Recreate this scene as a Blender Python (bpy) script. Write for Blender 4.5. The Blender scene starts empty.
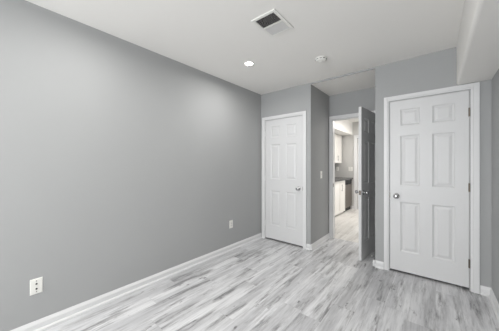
import bpy, bmesh, math, random
from mathutils import Vector, Matrix

# ------------------------------------------------------------------ camera, world, light, exposure
S = bpy.context.scene
COL = S.collection

cam_d = bpy.data.cameras.new('camera')
cam_d.sensor_fit = 'HORIZONTAL'
cam_d.sensor_width = 36.0
cam_d.lens = 225.0 / 499.0 * 36.0
cam_d.shift_y = -0.7 / 499.0
cam_d.clip_start = 0.02
cam = bpy.data.objects.new('camera', cam_d)
COL.objects.link(cam)
cam.location = (0, 0, 1.275)
cam.rotation_euler = (math.radians(90), 0, math.radians(39.58))
S.camera = cam

world = bpy.data.worlds.new('world')
S.world = world
world.use_nodes = True
wn = world.node_tree.nodes
wn['Background'].inputs[0].default_value = (0.80, 0.90, 1.0, 1)
wn['Background'].inputs[1].default_value = 1.2


def area(name, loc, target, sx, sy, power, colour, shape='RECTANGLE', spread=180):
    d = bpy.data.lights.new(name, 'AREA')
    d.shape = shape
    d.size = sx
    if shape in ('RECTANGLE', 'ELLIPSE'):
        d.size_y = sy
    d.energy = power
    d.color = colour
    d.spread = math.radians(spread)
    o = bpy.data.objects.new(name, d)
    COL.objects.link(o)
    o.location = loc
    v = Vector(target) - Vector(loc)
    o.rotation_euler = v.to_track_quat('-Z', 'Y').to_euler()
    return o


# area light outside the unseen window added behind the camera
area('added_window_light', (-1.0, -3.42, 1.45), (-1.0, 3.0, 1.35), 2.2, 1.7, 66, (0.96, 0.98, 1.0))
# added upward light through that window, brightening the ceiling
area('ceiling_fill', (-1.0, -4.05, 0.35), (-1.0, -0.8, 2.5), 2.6, 1.2, 260, (0.965, 0.98, 1.0))
# unseen fill light inside the right kitchen wall, aimed at the cabinets
area('kitchen_fill', (0.42, 5.5, 1.35), (-1.8, 5.7, 1.1), 1.2, 1.4, 18, (1.0, 0.995, 0.985))

LAMP_POWER = 6
KITCHEN_LAMP_POWER = 36

S.view_settings.view_transform = 'Standard'
S.view_settings.look = 'None'
S.view_settings.exposure = 0.10
S.view_settings.gamma = 1.0
S.view_settings.use_curve_mapping = False


# ------------------------------------------------------------------ materials
def srgb(r, g, b):
    f = lambda c: ((c / 255 + 0.055) / 1.055) ** 2.4 if c > 10 else c / 255 / 12.92
    return (f(r), f(g), f(b), 1)


def nodes(name):
    m = bpy.data.materials.new(name)
    m.use_nodes = True
    nt = m.node_tree
    return m, nt, nt.nodes['Principled BSDF']


def N(nt, t, **kw):
    n = nt.nodes.new(t)
    for k, v in kw.items():
        setattr(n, k, v)
    return n


def plain(name, col, rough=0.5, metal=0.0, spec=0.5, var=0.02, scale=30, bump=0.0):
    """A paint, metal or plastic with a faint procedural unevenness."""
    m, nt, b = nodes(name)
    tc = N(nt, 'ShaderNodeTexCoord')
    no = N(nt, 'ShaderNodeTexNoise')
    no.inputs['Scale'].default_value = scale
    no.inputs['Detail'].default_value = 3
    nt.links.new(tc.outputs['Object'], no.inputs['Vector'])
    mx = N(nt, 'ShaderNodeMix', data_type='RGBA')
    mx.inputs[6].default_value = tuple(c * (1 - var) for c in col[:3]) + (1,)
    mx.inputs[7].default_value = tuple(min(1, c * (1 + var)) for c in col[:3]) + (1,)
    nt.links.new(no.outputs['Fac'], mx.inputs[0])
    nt.links.new(mx.outputs[2], b.inputs['Base Color'])
    b.inputs['Roughness'].default_value = rough
    b.inputs['Metallic'].default_value = metal
    b.inputs['Specular IOR Level'].default_value = spec
    if bump:
        n2 = N(nt, 'ShaderNodeTexNoise')
        n2.inputs['Scale'].default_value = 220
        nt.links.new(tc.outputs['Object'], n2.inputs['Vector'])
        bp = N(nt, 'ShaderNodeBump')
        bp.inputs['Strength'].default_value = bump
        bp.inputs['Distance'].default_value = 0.002
        nt.links.new(n2.outputs['Fac'], bp.inputs['Height'])
        nt.links.new(bp.outputs['Normal'], b.inputs['Normal'])
    return m


def emit(name, col, strength):
    m, nt, b = nodes(name)
    b.inputs['Base Color'].default_value = col
    b.inputs['Emission Color'].default_value = col
    b.inputs['Emission Strength'].default_value = strength
    return m


def plank_floor(name, pw, pl, base, light, dark, along='Y', streak=1.0, rough=0.38):
    m, nt, b = nodes(name)
    L = nt.links.new
    tc = N(nt, 'ShaderNodeTexCoord')
    sep = N(nt, 'ShaderNodeSeparateXYZ')
    L(tc.outputs['Object'], sep.inputs[0])
    ax, ay = (sep.outputs[0], sep.outputs[1]) if along == 'Y' else (sep.outputs[1], sep.outputs[0])

    def M(op, a, bb=None, c=None):
        n = N(nt, 'ShaderNodeMath', operation=op)
        for i, v in enumerate((a, bb, c)):
            if v is None:
                continue
            if isinstance(v, (int, float)):
                n.inputs[i].default_value = v
            else:
                L(v, n.inputs[i])
        return n.outputs[0]

    u = M('DIVIDE', ax, pw)
    iu = M('FLOOR', u)
    wn1 = N(nt, 'ShaderNodeTexWhiteNoise', noise_dimensions='1D')
    L(iu, wn1.inputs['W'])
    v = M('ADD', M('DIVIDE', ay, pl), wn1.outputs['Value'])
    iv = M('FLOOR', v)
    idv = N(nt, 'ShaderNodeCombineXYZ')
    L(iu, idv.inputs[0]); L(iv, idv.inputs[1])
    wn2 = N(nt, 'ShaderNodeTexWhiteNoise', noise_dimensions='3D')
    L(idv.outputs[0], wn2.inputs['Vector'])
    rnd = wn2.outputs['Value']

    def noise(sx, sy, detail, rough_, off, dist=0.0):
        c = N(nt, 'ShaderNodeCombineXYZ')
        L(M('MULTIPLY', ax, sx), c.inputs[0])
        L(M('MULTIPLY', ay, sy), c.inputs[1])
        L(M('MULTIPLY_ADD', rnd, off, 0.37 * off), c.inputs[2])
        n = N(nt, 'ShaderNodeTexNoise')
        n.inputs['Scale'].default_value = 1
        n.inputs['Detail'].default_value = detail
        n.inputs['Roughness'].default_value = rough_
        n.inputs['Distortion'].default_value = dist
        L(c.outputs[0], n.inputs['Vector'])
        return n.outputs['Fac']

    def ramp(fac, a, bb):
        r = N(nt, 'ShaderNodeMapRange', interpolation_type='SMOOTHSTEP')
        r.inputs[1].default_value = a
        r.inputs[2].default_value = bb
        L(fac, r.inputs[0])
        return r.outputs[0]

    def mix(fac, a, c):
        n = N(nt, 'ShaderNodeMix', data_type='RGBA')
        L(fac, n.inputs[0])
        for i, q in ((6, a), (7, c)):
            if isinstance(q, tuple):
                n.inputs[i].default_value = q
            else:
                L(q, n.inputs[i])
        return n.outputs[2]

    broad = ramp(noise(8, 0.9, 7, 0.66, 23), 0.38, 0.64)          # whitewash patches
    c = mix(broad, base, light)
    grain = ramp(noise(48, 3.0, 5, 0.68, 51), 0.42, 0.70)          # long fine grain
    c = mix(M('MULTIPLY', grain, 0.30 * streak), c, dark)
    fine = ramp(noise(70, 6, 4, 0.6, 37), 0.30, 0.62)
    patch = ramp(noise(12, 1.5, 8, 0.68, 77), 0.50, 0.65)          # weathered grey patches
    c = mix(M('MULTIPLY', M('MULTIPLY', patch, M('MULTIPLY_ADD', fine, 0.55, 0.45)), 0.85 * streak), c, dark)
    knot = ramp(noise(17, 6.5, 5, 0.65, 91), 0.62, 0.72)            # knots
    c = mix(M('MULTIPLY', knot, 0.75 * streak), c, tuple(x * 0.5 for x in dark[:3]) + (1,))
    tone = ramp(rnd, 0.0, 1.0)
    c = mix(M('MULTIPLY', tone, 0.12 * streak), c, dark)
    fu = M('FRACT', u); fv = M('FRACT', v)
    eu = M('MINIMUM', fu, M('SUBTRACT', 1.0, fu))
    ev = M('MINIMUM', fv, M('SUBTRACT', 1.0, fv))
    seam = M('MAXIMUM', M('LESS_THAN', eu, 0.0016 / pw), M('LESS_THAN', ev, 0.0016 / pl))
    c = mix(M('MULTIPLY', seam, 0.15), c, tuple(x * 0.45 for x in dark[:3]) + (1,))
    L(c, b.inputs['Base Color'])
    b.inputs['Roughness'].default_value = rough
    bp = N(nt, 'ShaderNodeBump')
    bp.inputs['Strength'].default_value = 0.12
    bp.inputs['Distance'].default_value = 0.002
    L(grain, bp.inputs['Height'])
    L(bp.outputs['Normal'], b.inputs['Normal'])
    return m


M_WALL = plain('grey_wall_paint', srgb(167, 168, 168), 0.75, var=0.012, scale=3, bump=0.05)
M_CEIL = plain('white_ceiling_paint', srgb(238, 236, 232), 0.85, var=0.01, scale=3, bump=0.05)
M_TRIM = plain('white_trim_paint', srgb(222, 222, 222), 0.38, var=0.01)
M_DOOR = plain('white_door_paint', srgb(213, 213, 213), 0.40, var=0.01)
M_PLATE = plain('white_plastic', srgb(232, 231, 226), 0.35, var=0.01)
M_DARK = plain('dark_slot', srgb(28, 26, 25), 0.6)
M_CHROME = plain('satin_nickel', srgb(190, 190, 190), 0.22, 1.0)
M_HINGE = plain('hinge_steel', srgb(120, 112, 104), 0.38, 1.0)
M_RUBBER = plain('white_rubber', srgb(225, 224, 220), 0.6)
M_FLOOR = plank_floor('whitewashed_plank_floor', 0.18, 1.22, srgb(192, 192, 194), srgb(227, 227, 228), srgb(98, 97, 98))
M_KFLOOR = plank_floor('pale_kitchen_floor', 0.155, 1.22, srgb(214, 211, 206), srgb(230, 228, 224), srgb(158, 153, 147), 'Y', 0.6)
M_CAB = plain('white_cabinet_paint', srgb(232, 229, 224), 0.4, var=0.01)
M_STONE = plain('dark_stone_worktop', srgb(52, 52, 53), 0.2, var=0.35, scale=90)
M_STEEL = plain('brushed_steel', srgb(134, 127, 120), 0.42, 1.0, var=0.04, scale=60)
M_BLACK = plain('black_gloss_panel', srgb(18, 18, 19), 0.45, spec=0.25)
M_TOE = plain('black_toe_board', srgb(24, 22, 21), 0.6)
M_SLAT = plain('grille_slat', srgb(206, 205, 203), 0.45)
M_DUCT_SHADE = plain('duct_shade_paint', srgb(62, 58, 55), 0.8)  # dark tone standing for the shade inside the duct
M_LENS = emit('lamp_lens', (1, 0.97, 0.92, 1), 14)
M_FILTER = plain('lens_white', srgb(240, 240, 238), 0.4)

mg, ntg, bg = nodes('added_window_glass')
tr = N(ntg, 'ShaderNodeBsdfTransparent')
gl = N(ntg, 'ShaderNodeBsdfGlossy')
gl.inputs['Roughness'].default_value = 0.02
ms = N(ntg, 'ShaderNodeMixShader')
ms.inputs[0].default_value = 0.06
ntg.links.new(tr.outputs[0], ms.inputs[1])
ntg.links.new(gl.outputs[0], ms.inputs[2])
ntg.links.new(ms.outputs[0], ntg.nodes['Material Output'].inputs['Surface'])
M_GLASS = mg


# ------------------------------------------------------------------ mesh helpers
def box(bm, x0, x1, y0, y1, z0, z1):
    if x0 > x1: x0, x1 = x1, x0
    if y0 > y1: y0, y1 = y1, y0
    if z0 > z1: z0, z1 = z1, z0
    v = [bm.verts.new(p) for p in ((x0, y0, z0), (x1, y0, z0), (x1, y1, z0), (x0, y1, z0),
                                   (x0, y0, z1), (x1, y0, z1), (x1, y1, z1), (x0, y1, z1))]
    for q in ((0, 3, 2, 1), (4, 5, 6, 7), (0, 1, 5, 4), (1, 2, 6, 5), (2, 3, 7, 6), (3, 0, 4, 7)):
        bm.faces.new([v[i] for i in q])
    return bm


def lathe(bm, prof, mat=Matrix.Identity(4), seg=24):
    """prof: list of (radius, height along local z)."""
    rings = []
    for r, z in prof:
        if r < 1e-6:
            rings.append([bm.verts.new(mat @ Vector((0, 0, z)))])
        else:
            rings.append([bm.verts.new(mat @ Vector((r * math.cos(2 * math.pi * k / seg), r * math.sin(2 * math.pi * k / seg), z))) for k in range(seg)])
    for a, b in zip(rings[:-1], rings[1:]):
        for k in range(seg):
            k2 = (k + 1) % seg
            if len(a) == 1 and len(b) == 1:
                continue
            if len(a) == 1:
                bm.faces.new((a[0], b[k], b[k2]))
            elif len(b) == 1:
                bm.faces.new((a[k], b[0], a[k2]))
            else:
                bm.faces.new((a[k], b[k], b[k2], a[k2]))
    return bm


def sweep(bm, prof, p0, p1, inward, closed=True):
    """A moulding: prof = [(out from wall, up)] carried straight from p0 to p1 on the floor; inward = unit vector away from the wall."""
    inw = Vector(inward)
    ends = []
    for p in (p0, p1):
        ends.append([bm.verts.new(Vector(p) + inw * o + Vector((0, 0, z))) for o, z in prof])
    n = len(prof)
    for i in range(n):
        j = (i + 1) % n
        bm.faces.new((ends[0][i], ends[0][j], ends[1][j], ends[1][i]))
    bm.faces.new(ends[0]); bm.faces.new(list(reversed(ends[1])))
    return bm


def obj(name, bm, mat, parent=None, bevel=0.0, smooth=False, loc=None):
    bmesh.ops.recalc_face_normals(bm, faces=bm.faces[:])
    me = bpy.data.meshes.new(name)
    bm.to_mesh(me)
    bm.free()
    me.materials.append(mat)
    if smooth:
        for p in me.polygons:
            p.use_smooth = True
    o = bpy.data.objects.new(name, me)
    COL.objects.link(o)
    if parent:
        o.parent = parent
    if loc:
        o.location = loc
    if bevel:
        md = o.modifiers.new('bevel', 'BEVEL')
        md.width = bevel
        md.segments = 2
        md.limit_method = 'ANGLE'
        md.angle_limit = math.radians(40)
    return o


def NB():
    return bmesh.new()


def struct(o, label=None, cat=None):
    o['kind'] = 'structure'
    if label:
        o['label'] = label
        o['category'] = cat
    return o


def thing(name, label, cat, loc=(0, 0, 0), rotz=0, group=None, kind=None):
    o = bpy.data.objects.new(name, None)
    o.empty_display_size = 0.05
    COL.objects.link(o)
    o.location = loc
    o.rotation_euler = (0, 0, rotz)
    o['label'] = label
    o['category'] = cat
    if group:
        o['group'] = group
    if kind:
        o['kind'] = kind
    return o


# ------------------------------------------------------------------ the setting
XL, XR = -2.355, 0.418          # left and right wall faces
YB, YD = 3.17, 3.925             # back wall face, doorway wall face at the end of the alcove
YR = -3.20                      # wall behind the camera
H = 2.50
AX0, AX1 = -1.435, -0.58         # alcove sides
KL, KR, KY = -2.47, 0.60, 6.90  # kitchen walls
T = 0.10
DO3 = 2.052
DO = 2.035                      # door opening height
C1 = (-2.270, -1.562)           # closet opening
C2 = (-0.430, 0.268)            # second closet opening
DW = (-1.378, -0.680)           # doorway opening

b = box(NB(), XL - T, XR + T, YR - T, 3.965, -0.08, 0)
struct(obj('floor', b, M_FLOOR), 'grey and white weathered plank floor of the empty room', 'floor')
b = box(NB(), KL - T, KR + T, 3.965, KY + T, -0.08, 0)
struct(obj('floor_kitchen', b, M_KFLOOR), 'pale cream floor of the kitchen seen through the doorway', 'floor')
b = box(NB(), KL - T, KR + T, YR - T, KY + T, H, H + 0.08)
struct(obj('ceiling', b, M_CEIL), 'white ceiling over the room', 'ceiling')
b = box(NB(), AX0, AX1, YB + 0.012, YD, H - 0.02, H)
struct(obj('ceiling_alcove', b, M_CEIL), 'slightly lower white ceiling over the alcove before the doorway', 'ceiling')

b = box(NB(), AX0, AX1, YB, YB + 0.012, H - 0.022, H)
struct(obj('trim_6', b, M_WALL), 'thin grey painted strip where the ceiling steps down at the alcove', 'trim')
b = box(NB(), XL - T, XL, YR - T, YD, 0, H)
struct(obj('wall_left', b, M_WALL), 'long plain grey wall on the left', 'wall')
b = box(NB(), XR, XR + T, YR - T, YD, 0, H)
struct(obj('wall_right', b, M_WALL), 'grey wall at the right edge of the picture', 'wall')


def wall_y(name, y0, y1, x0, x1, openings, label):
    """Wall across the room with door or window openings (x0, x1, z0, z1)."""
    bm = NB()
    x = x0
    for a, c, z0, z1 in sorted(openings):
        box(bm, x, a, y0, y1, 0, H)
        if z0 > 0:
            box(bm, a, c, y0, y1, 0, z0)
        box(bm, a, c, y0, y1, z1, H)
        x = c
    box(bm, x, x1, y0, y1, 0, H)
    return struct(obj(name, bm, M_WALL), label, 'wall')


wall_y('wall_back', YB, YB + T, XL, AX0, [(C1[0], C1[1], 0, DO)], 'grey wall around the far narrow closet door in the corner')
wall_y('wall_back_right', YB, YB + T, AX1, XR, [(C2[0], C2[1], 0, DO)], 'grey wall around the large nearer closet door on the right')
b = box(NB(), AX0 - T, AX0, YB + T, YD, 0, H)
struct(obj('wall_alcove_left', b, M_WALL), 'shaded grey side wall of the alcove carrying the light switch', 'wall')
b = box(NB(), AX1, AX1 + T, YB + T, YD, 0, H)
struct(obj('wall_alcove_right', b, M_WALL), 'grey side wall of the alcove behind the open door', 'wall')
wall_y('wall_doorway', YD, YD + T, KL - T, KR + T, [(DW[0], DW[1], 0, DO3)], 'grey wall around the doorway to the kitchen')
WIN = (-2.15, 0.15, 0.55, 2.3)  # opening of the unseen window added to light the room
wall_y('wall_rear', YR - T, YR, XL, XR, [WIN], 'grey wall with the added window behind the camera')
b = box(NB(), KL - T, KL, YD + T, KY, 0, H)
struct(obj('wall_kitchen_left', b, M_WALL), 'kitchen wall behind the cabinets', 'wall')
b = box(NB(), KR, KR + T, YD + T, KY, 0, H)
struct(obj('wall_kitchen_right', b, M_WALL), 'right wall of the kitchen', 'wall')
M_KWALL = plain('kitchen_wall_paint', srgb(196, 195, 192), 0.7, var=0.012, scale=3)
bm = NB()
KD = (-1.722, -0.95)
box(bm, KL - T, KD[0], KY, KY + T, 0, H)
box(bm, KD[0], KD[1], KY, KY + T, 2.03, H)
box(bm, KD[1], KR + T, KY, KY + T, 0, H)
struct(obj('wall_kitchen_far', bm, M_KWALL), 'light grey far wall of the kitchen', 'wall')

# soffits
def rounded_soffit(bm, x0, x1, y0, y1, z0, z1, r=0.03, seg=6):
    prof = [(x1, z0), (x1, z1), (x0, z1)]
    for k in range(seg + 1):
        a = math.pi + (math.pi / 2) * k / seg
        prof.append((x0 + r + r * math.cos(a), z0 + r + r * math.sin(a)))
    ends = [[bm.verts.new((px, y, pz)) for px, pz in prof] for y in (y0, y1)]
    n = len(prof)
    for i in range(n):
        j = (i + 1) % n
        bm.faces.new((ends[0][i], ends[0][j], ends[1][j], ends[1][i]))
    bm.faces.new(ends[0]); bm.faces.new(list(reversed(ends[1])))
    return bm


b = rounded_soffit(NB(), 0.168, XR, YR, YB, 2.10, H, 0.022)
struct(obj('trim_1', b, M_CEIL), 'white boxed soffit running along the top of the right wall', 'soffit')
b = box(NB(), KL, -1.85, YD + T, KY, 2.14, H)
struct(obj('trim_2', b, M_CEIL), 'white soffit above the kitchen wall cabinets', 'soffit')

# baseboards: flat board with a bevelled cap and a quarter-round shoe
BP = [(0, 0), (0.026, 0), (0.026, 0.010), (0.022, 0.018), (0.013, 0.021), (0.013, 0.058), (0.011, 0.064), (0.005, 0.078), (0.003, 0.084), (0, 0.084)]


def baseboard(name, runs, label):
    bm = NB()
    for p0, p1, inw in runs:
        sweep(bm, BP, p0, p1, inw)
    return struct(obj(name, bm, M_TRIM), label, 'baseboard')


baseboard('baseboard_left', [((XL, YR, 0), (XL, YB, 0), (1, 0, 0))], 'white baseboard along the long left wall')
baseboard('baseboard_back', [((-1.5, YB, 0), (AX0 + 0.026, YB, 0), (0, -1, 0))], 'short white baseboard right of the far closet door')
baseboard('baseboard_alcove_left', [((AX0, YB - 0.026, 0), (AX0, YD, 0), (1, 0, 0))], 'white baseboard along the shaded alcove wall below the light switch')
baseboard('baseboard_back_right', [((AX1 - 0.026, YB, 0), (-0.488, YB, 0), (0, -1, 0))], 'short white baseboard between the alcove and the right closet door')
baseboard('baseboard_corner', [((0.34, YB, 0), (XR, YB, 0), (0, -1, 0))], 'short white baseboard between the right closet door and the corner')
baseboard('baseboard_alcove_right', [((AX1, YB - 0.026, 0), (AX1, YD, 0), (-1, 0, 0))], 'white baseboard behind the open door')
baseboard('baseboard_right', [((XR, YR, 0), (XR, YB, 0), (-1, 0, 0))], 'white baseboard along the right wall')
baseboard('baseboard_rear', [((XL, YR, 0), (XR, YR, 0), (0, 1, 0))], 'white baseboard under the added window behind the camera')
baseboard('baseboard_kitchen', [((-1.86, KY, 0), (-1.815, KY, 0), (0, -1, 0))], 'white baseboard on the far kitchen wall')


# unseen window added behind the camera to light the room
def window():
    w = thing('added_window_1', 'unseen white framed window added in the wall behind the camera', 'window', (0, 0, 0), kind='structure')
    x0, x1, z0, z1 = WIN
    bm = NB()
    for a, c, d, e in ((x0, x0 + 0.05, z0, z1), (x1 - 0.05, x1, z0, z1), (x0 + 0.05, x1 - 0.05, z0, z0 + 0.05), (x0 + 0.05, x1 - 0.05, z1 - 0.05, z1),
                       ((x0 + x1) / 2 - 0.03, (x0 + x1) / 2 + 0.03, z0 + 0.05, z1 - 0.05)):
        box(bm, a, c, YR - 0.08, YR - 0.03, d, e)
    obj('added_window_frame', bm, M_TRIM, w)
    obj('added_window_pane', box(NB(), x0 + 0.05, x1 - 0.05, YR - 0.06, YR - 0.054, z0 + 0.05, z1 - 0.05), M_GLASS, w)
    obj('added_window_sill', box(NB(), x0 - 0.05, x1 + 0.05, YR - 0.03, YR + 0.05, z0 - 0.03, z0), M_TRIM, w)


window()


# ------------------------------------------------------------------ six-panel doors
COLS = lambda w: [(0.106, 0.106 + (w - 0.322) / 2), (w - 0.106 - (w - 0.322) / 2, w - 0.106)]
ROWS = [(0.228, 0.812), (1.008, 1.590), (1.708, 1.897)]


def panel_slab(w, h, t):
    """Moulded slab: local x 0..w, y 0..t (y = 0 is the front), z 0..h; six raised panels on both faces."""
    bm = NB()
    xs = sorted({0.0, w} | {q for c in COLS(w) for q in c})
    zs = sorted({0.0, h} | {q for r in ROWS for q in r})
    rings = [(0.0, 0.0), (0.006, 0.006), (0.016, 0.010), (0.022, 0.010), (0.046, 0.003)]
    for y, sgn in ((0.0, 1), (t, -1)):
        vs = {}
        for i, x in enumerate(xs):
            for k, z in enumerate(zs):
                vs[i, k] = bm.verts.new((x, y, z))
        for i in range(len(xs) - 1):
            for k in range(len(zs) - 1):
                q = [vs[i, k], vs[i + 1, k], vs[i + 1, k + 1], vs[i, k + 1]]
                pan = any(abs(xs[i] - a) < 1e-6 for a, _ in COLS(w)) and any(abs(zs[k] - a) < 1e-6 for a, _ in ROWS)
                if not pan:
                    bm.faces.new(q)
                    continue
                x0, x1, z0, z1 = xs[i], xs[i + 1], zs[k], zs[k + 1]
                prev = q
                for ins, dep in rings[1:]:
                    cur = [bm.verts.new(p) for p in ((x0 + ins, y + sgn * dep, z0 + ins), (x1 - ins, y + sgn * dep, z0 + ins),
                                                     (x1 - ins, y + sgn * dep, z1 - ins), (x0 + ins, y + sgn * dep, z1 - ins))]
                    for e in range(4):
                        f = (e + 1) % 4
                        bm.faces.new((prev[e], prev[f], cur[f], cur[e]))
                    prev = cur
                bm.faces.new(prev)
    # rim
    for (xa, za, xb, zb) in ((0, 0, w, 0), (w, 0, w, h), (w, h, 0, h), (0, h, 0, 0)):
        bm.faces.new([bm.verts.new(p) for p in ((xa, 0, za), (xb, 0, zb), (xb, t, zb), (xa, t, za))])
    bmesh.ops.remove_doubles(bm, verts=bm.verts[:], dist=1e-5)
    return bm


KNOB = [(0.0, 0.0), (0.032, 0.0), (0.032, 0.004), (0.026, 0.008), (0.012, 0.012), (0.011, 0.030), (0.018, 0.036),
        (0.026, 0.044), (0.027, 0.054), (0.022, 0.063), (0.010, 0.067), (0.0, 0.067)]


def knob(parent, x, y, z, out, name='door_knob'):
    """Round knob whose stem points along local y * out."""
    mat = Matrix.Translation((x, y, z)) @ Matrix.Rotation(math.radians(90 if out < 0 else -90), 4, 'X')
    o = obj(name, lathe(NB(), KNOB, mat), M_CHROME, parent, smooth=True)
    o['label'] = 'round satin metal knob'
    return o


def hinge(parent, x, y, z, h=0.088, mat=None):
    bm = lathe(NB(), [(0, -h / 2), (0.0065, -h / 2), (0.0065, h / 2), (0, h / 2)], Matrix.Translation((x, y - 0.005, z)), 12)
    box(bm, x - 0.008, x + 0.008, y - 0.0025, y + 0.001, z - h / 2, z + h / 2)
    o = obj('hinge', bm, mat or M_HINGE, parent)
    if not mat:
        o['label'] = 'dark metal hinge'
    return o


CW = 0.060


def casing_bm(x0, x1, zt, yf, wl=CW, wr=CW, out=-1, wt=0.056):
    """Casing round an opening x0..x1, height zt, on the wall face yf; stepped profile."""
    bm = NB()
    def piece(a, c, d, e, dep):
        box(bm, a, c, yf, yf + out * dep, d, e)
    g = 0.004
    # mitred look: outer thick band, inner thin band
    if wl:
        piece(x0 - wl, x0 - wl * 0.35, 0, zt + wt, 0.018)
        piece(x0 - wl * 0.35, x0 - g, 0, zt + g, 0.012)
    if wr:
        piece(x1 + wr * 0.35, x1 + wr, 0, zt + wt, 0.018)
        piece(x1 + g, x1 + wr * 0.35, 0, zt + g, 0.012)
    piece(x0 - wl * 0.35, x1 + wr * 0.35, zt + wt * 0.35, zt + wt, 0.018)
    piece(x0 - wl * 0.35, x1 + wr * 0.35, zt + g, zt + wt * 0.35, 0.012)
    return bm


def jamb_bm(x0, x1, zt, y0, y1, th=0.0025):
    bm = NB()
    box(bm, x0, x0 + th, y0, y1, 0, zt)
    box(bm, x1 - th, x1, y0, y1, 0, zt)
    box(bm, x0 + th, x1 - th, y0, y1, zt - th, zt)
    return bm


def closet_door(name, op, label, knob_side, wl=CW, wr=CW):
    d = thing(name, label, 'door', (op[0], YB, 0), kind='structure')
    w = op[1] - op[0]
    g = 0.006
    slab = obj('door_slab', panel_slab(w - 2 * g, 2.003, 0.035), M_DOOR, d, loc=(g, 0.006, 0.027))
    obj('door_casing', casing_bm(0, w, DO, 0, wl, wr), M_TRIM, d, bevel=0.002)
    obj('door_jamb', jamb_bm(0, w, DO, 0.001, T), M_TRIM, d)
    kx = 0.072 if knob_side < 0 else w - 0.072
    k = knob(d, kx, 0.004, 0.905, -1)
    ex = g / 2 + 0.002 if knob_side < 0 else w - g / 2 - 0.002
    obj('latch_plate', box(NB(), ex - 0.003, ex + 0.003, 0.003, 0.010, 0.88, 0.94), M_HINGE, d)
    hx = w - g + 0.003 if knob_side < 0 else g - 0.003
    for z in (0.275, 1.045, 1.808):
        hinge(d, hx, 0.003, z, mat=M_TRIM if knob_side > 0 else None)
    return d


closet_door('door_1', C1, 'closed white six-panel closet door in the far corner beside the left wall', 1, 0.054)
closet_door('door_2', C2, 'closed white six-panel closet door on the right with three dark hinges', -1, 0.054, 0.068)

# doorway and the open door
d3 = thing('door_3', 'white six-panel door standing open in the alcove before the kitchen', 'door', (DW[1], YD, 0), kind='structure')
c = obj('door_casing', casing_bm(DW[0], DW[1], DO3, YD, 0.050, 0.060, -1, 0.062), M_TRIM, None, bevel=0.002)
c.name = 'trim_3'
struct(c, 'white casing around the doorway to the kitchen', 'door frame')
j = obj('trim_4', jamb_bm(DW[0], DW[1], DO3, YD + 0.001, YD + T, 0.006), M_TRIM)
bm = NB()
struct(j, 'white jamb lining the doorway to the kitchen', 'door frame')
obj('strike_plate', box(NB(), 0, 0.0015, -0.014, 0.014, -0.03, 0.03), M_HINGE, j, loc=(DW[0] + 0.006, YD + 0.03, 0.92))
WL = 0.692
d3.location = (DW[1] - 0.002, YD - 0.008, 0)
near = Vector((-0.751, 3.222))
ang = math.atan2(near.y - d3.location.y, near.x - d3.location.x)
d3.rotation_euler = (0, 0, ang - math.pi)           # closed door: leaf along -x, front face towards -y
leaf = obj('door_slab', panel_slab(WL, 2.034, 0.035), M_DOOR, d3, loc=(-WL - 0.004, 0.002, 0.010))
knob(d3, -WL + 0.062, 0.002, 0.905, -1)
knob(d3, -WL + 0.062, 0.037, 0.905, 1)
obj('latch_plate', box(NB(), -WL - 0.0055, -WL - 0.0035, 0.007, 0.032, 0.875, 0.935), M_HINGE, d3)
for z in (0.275, 1.045, 1.808):
    hinge(d3, 0.0, 0.006, z)

# spring stop on the alcove baseboard behind the open door
ds = thing('door_stop', 'small spring door stop on the baseboard behind the open door', 'door stop', (AX1 - 0.013, 3.42, 0.038))
R_ = Matrix.Rotation(math.radians(-90), 4, 'Y')
obj('base', lathe(NB(), [(0, 0), (0.013, 0), (0.011, 0.006), (0.006, 0.008), (0, 0.008)], R_, 16), M_CHROME, ds, smooth=True)
pr_ = [(0.004, 0.006)]
for k in range(14):
    z = 0.008 + k * 0.0042
    pr_ += [(0.0068, z + 0.0010), (0.0068, z + 0.0026), (0.0050, z + 0.0036)]
pr_ += [(0, 0.068)]
obj('spring', lathe(NB(), pr_, R_, 12), M_CHROME, ds, smooth=True)
obj('rubber_tip', lathe(NB(), [(0, 0.066), (0.008, 0.066), (0.0085, 0.078), (0.006, 0.082), (0, 0.083)], R_, 14), M_RUBBER, ds, smooth=True)

# ------------------------------------------------------------------ ceiling fixtures
def downlight(x, y, label, power):
    t = thing('recessed_ceiling_light', label, 'ceiling light', (x, y, H), group='recessed ceiling lights')
    obj('trim_ring', lathe(NB(), [(0.046, 0.004), (0.046, -0.003), (0.052, -0.006), (0.062, -0.004), (0.066, 0.0), (0.062, 0.004)], seg=40), M_PLATE, t, smooth=True)
    obj('lens', lathe(NB(), [(0, -0.002), (0.046, -0.002), (0.046, 0.0)], seg=40), M_LENS, t)
    l = area('downlight_lamp', (x, y, H - 0.012), (x, y, 0), 0.09, 0.09, power, (1.0, 0.985, 0.965), 'DISK', 170)
    l.parent = t
    l.matrix_parent_inverse = Matrix.Translation((-x, -y, -H))
    return t


downlight(-1.738, 2.093, 'lit round recessed ceiling light near the far closet door', 9)
downlight(-1.738, 0.55, 'lit round recessed ceiling light over the near part of the left wall', LAMP_POWER)
downlight(-0.45, 0.40, 'unseen round recessed ceiling light added above the camera', 12)  # unseen lamp added to light floor and ceiling more evenly
downlight(-1.738, -1.10, 'unseen round recessed ceiling light added behind the camera by the left wall', 8)  # added out of view to even the light by floor bounce
downlight(-0.45, -1.10, 'unseen round recessed ceiling light added behind the camera by the right wall', 12)  # another lamp added out of view for more even light

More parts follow.
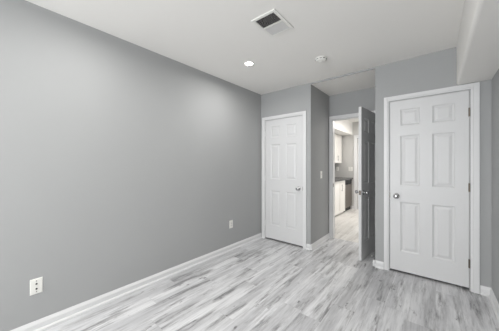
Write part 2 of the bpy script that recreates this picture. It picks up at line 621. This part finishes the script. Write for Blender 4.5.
kl = thing('kitchen_ceiling_light', 'round lit ceiling light in the kitchen', 'ceiling light', (-0.85, 5.85, H))
obj('light_base', lathe(NB(), [(0, 0), (0.15, 0), (0.15, -0.02), (0.14, -0.025)], seg=36), M_PLATE, kl, smooth=True)
obj('light_diffuser', lathe(NB(), [(0.138, -0.024), (0.125, -0.05), (0.07, -0.072), (0, -0.08)], seg=36), emit('kitchen_diffuser', (1, 0.97, 0.92, 1), 4), kl, smooth=True)
l = area('kitchen_lamp', (-0.85, 5.85, H - 0.095), (-0.85, 5.85, 0), 0.25, 0.25, KITCHEN_LAMP_POWER, (1.0, 0.97, 0.93), 'DISK')
l.parent = kl
l.matrix_parent_inverse = Matrix.Translation((0.85, -5.85, -H))

# two-way supply grille
VX0, VX1, VY0, VY1 = -1.21, -0.97, 1.478, 1.792
g = thing('ceiling_vent', 'white two-way air grille in the ceiling with dark gaps between the slats', 'air vent', ((VX0 + VX1) / 2, (VY0 + VY1) / 2, H))
hx, hy = (VX1 - VX0) / 2, (VY1 - VY0) / 2
fw = 0.028
bm = NB()
for (a, c_, d, e) in ((-hx, hx, -hy, -hy + fw), (-hx, hx, hy - fw, hy), (-hx, -hx + fw, -hy + fw, hy - fw), (hx - fw, hx, -hy + fw, hy - fw)):
    box(bm, a, c_, d, e, -0.0105, -0.0005)
obj('grille_frame', bm, M_PLATE, g, bevel=0.004)
obj('duct_shade', box(NB(), -hx + 0.02, hx - 0.02, -hy + 0.02, hy - 0.02, -0.0015, -0.0006), M_DUCT_SHADE, g)  # dark sheet painting the shade behind the slats
obj('divider_bar', box(NB(), -hx + fw, hx - fw, -0.005, 0.005, -0.0115, -0.0016), M_PLATE, g)
bmn, bmf = NB(), NB()
n = 9
span = hy - fw - 0.005
for side, bm in ((-1, bmn), (1, bmf)):
    for k in range(n):
        yc = side * (0.005 + span * (k + 0.5) / n)
        dy = 0.0052 * (1 if side < 0 else -1)
        # thin slanted slat: bottom edge shifted one way, top edge the other
        p = [(-dy - 0.0008, -0.0105), (-dy + 0.0008, -0.0105), (dy + 0.0008, -0.002), (dy - 0.0008, -0.002)]
        v0 = [bm.verts.new((-hx + fw, yc + a, z)) for a, z in p]
        v1 = [bm.verts.new((hx - fw, yc + a, z)) for a, z in p]
        for i in range(4):
            q = (i + 1) % 4
            bm.faces.new((v0[i], v0[q], v1[q], v1[i]))
        bm.faces.new(v0); bm.faces.new(list(reversed(v1)))
s1 = obj('near_slats', bmn, M_SLAT, g)
s2 = obj('far_slats', bmf, M_SLAT, g)

# smoke detector
sd = thing('smoke_detector', 'small round white smoke detector on the ceiling', 'smoke detector', (-1.017, 2.523, H))
obj('mounting_base', lathe(NB(), [(0, 0), (0.066, 0), (0.068, -0.006), (0.066, -0.010), (0, -0.010)], seg=36), M_PLATE, sd, smooth=True)
obj('cover', lathe(NB(), [(0.060, -0.010), (0.061, -0.018), (0.056, -0.028), (0.046, -0.034), (0.040, -0.034), (0.038, -0.031), (0.026, -0.031), (0.024, -0.036), (0, -0.037)], seg=36), M_PLATE, sd, smooth=True)
bm = NB()
for k in range(10):
    a = 2 * math.pi * k / 10
    m_ = Matrix.Rotation(a, 4, 'Z')
    nv = len(bm.verts)
    box(bm, 0.0575, 0.0612, -0.011, 0.011, -0.0205, -0.0145)
    bm.verts.ensure_lookup_table()
    for v in bm.verts[nv:]:
        v.co = m_ @ v.co
obj('smoke_slots', bm, M_DARK, sd)

# ------------------------------------------------------------------ wall plates
def face_plate(bm, w, h, t):
    """Bevelled plate in local x (width), z (height), standing out along -y."""
    e = 0.005
    a = [bm.verts.new(p) for p in ((-w / 2, 0, -h / 2), (w / 2, 0, -h / 2), (w / 2, 0, h / 2), (-w / 2, 0, h / 2))]
    m = [bm.verts.new(p) for p in ((-w / 2, -t * 0.45, -h / 2), (w / 2, -t * 0.45, -h / 2), (w / 2, -t * 0.45, h / 2), (-w / 2, -t * 0.45, h / 2))]
    c = [bm.verts.new(p) for p in ((-w / 2 + e, -t, -h / 2 + e), (w / 2 - e, -t, -h / 2 + e), (w / 2 - e, -t, h / 2 - e), (-w / 2 + e, -t, h / 2 - e))]
    for p, q in ((a, m), (m, c)):
        for i in range(4):
            k = (i + 1) % 4
            bm.faces.new((p[i], p[k], q[k], q[i]))
    bm.faces.new(c); bm.faces.new(list(reversed(a)))
    return bm


def outlet(label, loc, rotz, w=0.072, h=0.117, slot=1.0):
    t = thing('power_outlet', label, 'power outlet', loc, rotz, group='wall power outlets')
    obj('cover_plate', face_plate(NB(), w, h, 0.006), M_PLATE, t)
    for s in (1, -1):
        bm = NB()
        prof = []
        for k in range(24):
            a = 2 * math.pi * k / 24
            prof.append((0.0172 * math.cos(a), max(-0.0135, min(0.0135, 0.0172 * math.sin(a)))))
        f = [bm.verts.new((x, -0.0082, z)) for x, z in prof]
        bk = [bm.verts.new((x, -0.005, z)) for x, z in prof]
        bm.faces.new(f)
        for k in range(24):
            bm.faces.new((f[k], f[(k + 1) % 24], bk[(k + 1) % 24], bk[k]))
        r = obj('socket_face', bm, M_PLATE, t, loc=(0, 0, s * 0.0195))
        bm = NB()
        for x in (-0.0062, 0.0062):
            box(bm, x - 0.0016 * slot, x + 0.0016 * slot, -0.0086, -0.0078, -s * 0.004 - 0.0045, -s * 0.004 + 0.0045)
        lathe(bm, [(0, 0), (0.0030 * slot, 0), (0.0030 * slot, 0.0008), (0, 0.0008)], Matrix.Translation((0, -0.0078, s * 0.0075)) @ Matrix.Rotation(math.radians(90), 4, 'X'), 12)
        obj('slots', bm, M_DARK, r)
    obj('screw', lathe(NB(), [(0, 0), (0.003, 0), (0.0025, 0.0012), (0, 0.0014)], Matrix.Translation((0, -0.006, 0)) @ Matrix.Rotation(math.radians(90), 4, 'X'), 12), M_CHROME, t)
    return t


RL = math.radians(90)            # plate on the left wall faces +x

jp = thing('jack_plate', 'white wall plate with two black jacks low on the left wall near the front', 'wall plate', (XL, 0.288, 0.347), RL)
obj('cover_plate', face_plate(NB(), 0.072, 0.117, 0.006), M_PLATE, jp)
RX = Matrix.Rotation(math.radians(90), 4, 'X')
for z in (0.019, -0.019):
    k = obj('jack', lathe(NB(), [(0.0052, 0), (0.0062, 0), (0.0062, 0.0035), (0.0050, 0.0035), (0.0050, 0.001), (0, 0.001)], Matrix.Translation((0, -0.0055, z)) @ RX, 16), M_DARK, jp)
    k['label'] = 'round black jack'
for z in (0.041, -0.041):
    obj('screw', lathe(NB(), [(0, 0), (0.0038, 0), (0.0032, 0.0014), (0, 0.0016)], Matrix.Translation((0, -0.0056, z)) @ RX, 12), M_HINGE, jp)

outlet('white power outlet low on the left wall close to the far closet door', (XL, 2.415, 0.388), RL)
outlet('white power outlet on the far kitchen wall above the counter end', (-1.90, KY, 1.155), 0, 0.118, 0.118, 1.6)

outlet('small white power outlet on the kitchen wall under the wall cabinets', (-2.27, KY, 1.155), 0)

ls = thing('light_switch', 'white light switch plate on the shaded alcove wall', 'light switch', (AX0, 3.566, 1.113), RL)
obj('cover_plate', face_plate(NB(), 0.072, 0.117, 0.006), M_PLATE, ls)
bm = NB()
box(bm, -0.005, 0.005, -0.016, -0.005, 0.000, 0.010)
obj('toggle', bm, M_PLATE, ls, bevel=0.001)

# ------------------------------------------------------------------ kitchen
def shaker(bm, x, y0, y1, z0, z1, t=0.019, fr=0.055):
    """Door facing +x: flat recessed panel inside a frame."""
    box(bm, x, x + t, y0, y0 + fr, z0, z1)
    box(bm, x, x + t, y1 - fr, y1, z0, z1)
    box(bm, x, x + t, y0 + fr, y1 - fr, z0, z0 + fr)
    box(bm, x, x + t, y0 + fr, y1 - fr, z1 - fr, z1)
    box(bm, x, x + t - 0.008, y0 + fr, y1 - fr, z0 + fr, z1 - fr)
    return bm


def bar_handle(parent, x, y, z0, z1):
    bm = NB()
    lathe(bm, [(0, z0), (0.006, z0), (0.006, z1), (0, z1)], Matrix.Translation((x + 0.028, y, 0)), 10)
    for z in (z0 + 0.015, z1 - 0.015):
        lathe(bm, [(0, 0), (0.0045, 0), (0.0045, 0.028), (0, 0.028)], Matrix.Translation((x, y, z)) @ Matrix.Rotation(math.radians(90), 4, 'Y'), 8)
    o = obj('handle', bm, M_CHROME, parent, smooth=False)
    o['label'] = 'slim vertical metal bar handle'
    return o


def base_cabinet(y0, y1, label):
    t = thing('base_cabinet', label, 'kitchen cabinet', (KL, y0, 0), group='white kitchen base cabinets')
    w = y1 - y0
    bm = box(NB(), 0.003, 0.585, 0.001, w - 0.001, 0.09, 0.868)
    obj('cabinet_body', bm, M_CAB, t)
    obj('toe_kick', box(NB(), 0.003, 0.54, 0.001, w - 0.001, 0, 0.09), M_CAB, t)
    d = obj('door', shaker(NB(), 0.586, 0.004, w - 0.004, 0.045, 0.862), M_CAB, t)
    bar_handle(d, 0.605, 0.042, 0.60, 0.77)
    return t


base_cabinet(5.915, 6.285, 'white base cabinet beside the dishwasher with a vertical bar handle')
base_cabinet(5.30, 5.912, 'white base cabinet nearest the doorway, mostly hidden by the door frame')

dwm = thing('dishwasher', 'stainless dishwasher with black control panel under the kitchen counter', 'dishwasher', (KL, 6.288, 0))
obj('washer_body', box(NB(), 0.003, 0.575, 0.002, 0.585, 0.10, 0.866), M_TOE, dwm)
obj('washer_door', box(NB(), 0.576, 0.612, 0.004, 0.583, 0.105, 0.733), M_STEEL, dwm, bevel=0.004)
cp = obj('control_panel', box(NB(), 0.576, 0.612, 0.004, 0.583, 0.736, 0.864), M_BLACK, dwm, bevel=0.004)
obj('pocket_handle', box(NB(), 0.6125, 0.626, 0.12, 0.46, 0.742, 0.752), M_BLACK, cp)
obj('toe_kick', box(NB(), 0.003, 0.57, 0.002, 0.585, 0, 0.10), M_TOE, dwm)

ct = obj('worktop', box(NB(), KL + 0.002, -1.825, 4.9, KY - 0.002, 0.8685, 0.905), M_STONE, bevel=0.003)
ct['label'] = 'dark grey stone worktop over the kitchen base cabinets and dishwasher'
ct['category'] = 'worktop'


def wall_cabinet(y0, y1, label):
    t = thing('wall_cabinet', label, 'kitchen cabinet', (KL, y0, 1.325), group='white kitchen wall cabinets')
    w = y1 - y0
    obj('cabinet_body', box(NB(), 0.003, 0.322, 0.001, w - 0.001, 0, 0.800), M_CAB, t)
    d = obj('door', shaker(NB(), 0.323, 0.003, w - 0.003, 0.003, 0.797), M_CAB, t)
    bar_handle(d, 0.342, 0.040, 0.07, 0.21)
    return t


wall_cabinet(6.43, 6.83, 'white wall cabinet at the far end of the kitchen with a bar handle')
wall_cabinet(5.83, 6.427, 'white wall cabinet mostly hidden behind the left side of the doorway')

c = obj('trim_5', casing_bm(KD[0], KD[1], 2.03, KY, 0.092, 0.09, -1, 0.09), M_TRIM, bevel=0.002)
struct(c, 'white door casing on the far kitchen wall', 'door frame')
d4 = thing('door_4', 'white door in the far kitchen wall right of the counter', 'door', (KD[0], KY, 0), kind='structure')
obj('door_slab', panel_slab(KD[1] - KD[0] - 0.008, 2.010, 0.035), M_DOOR, d4, loc=(0.004, 0.05, 0.010))
knob(d4, 0.70, 0.05, 0.905, -1)
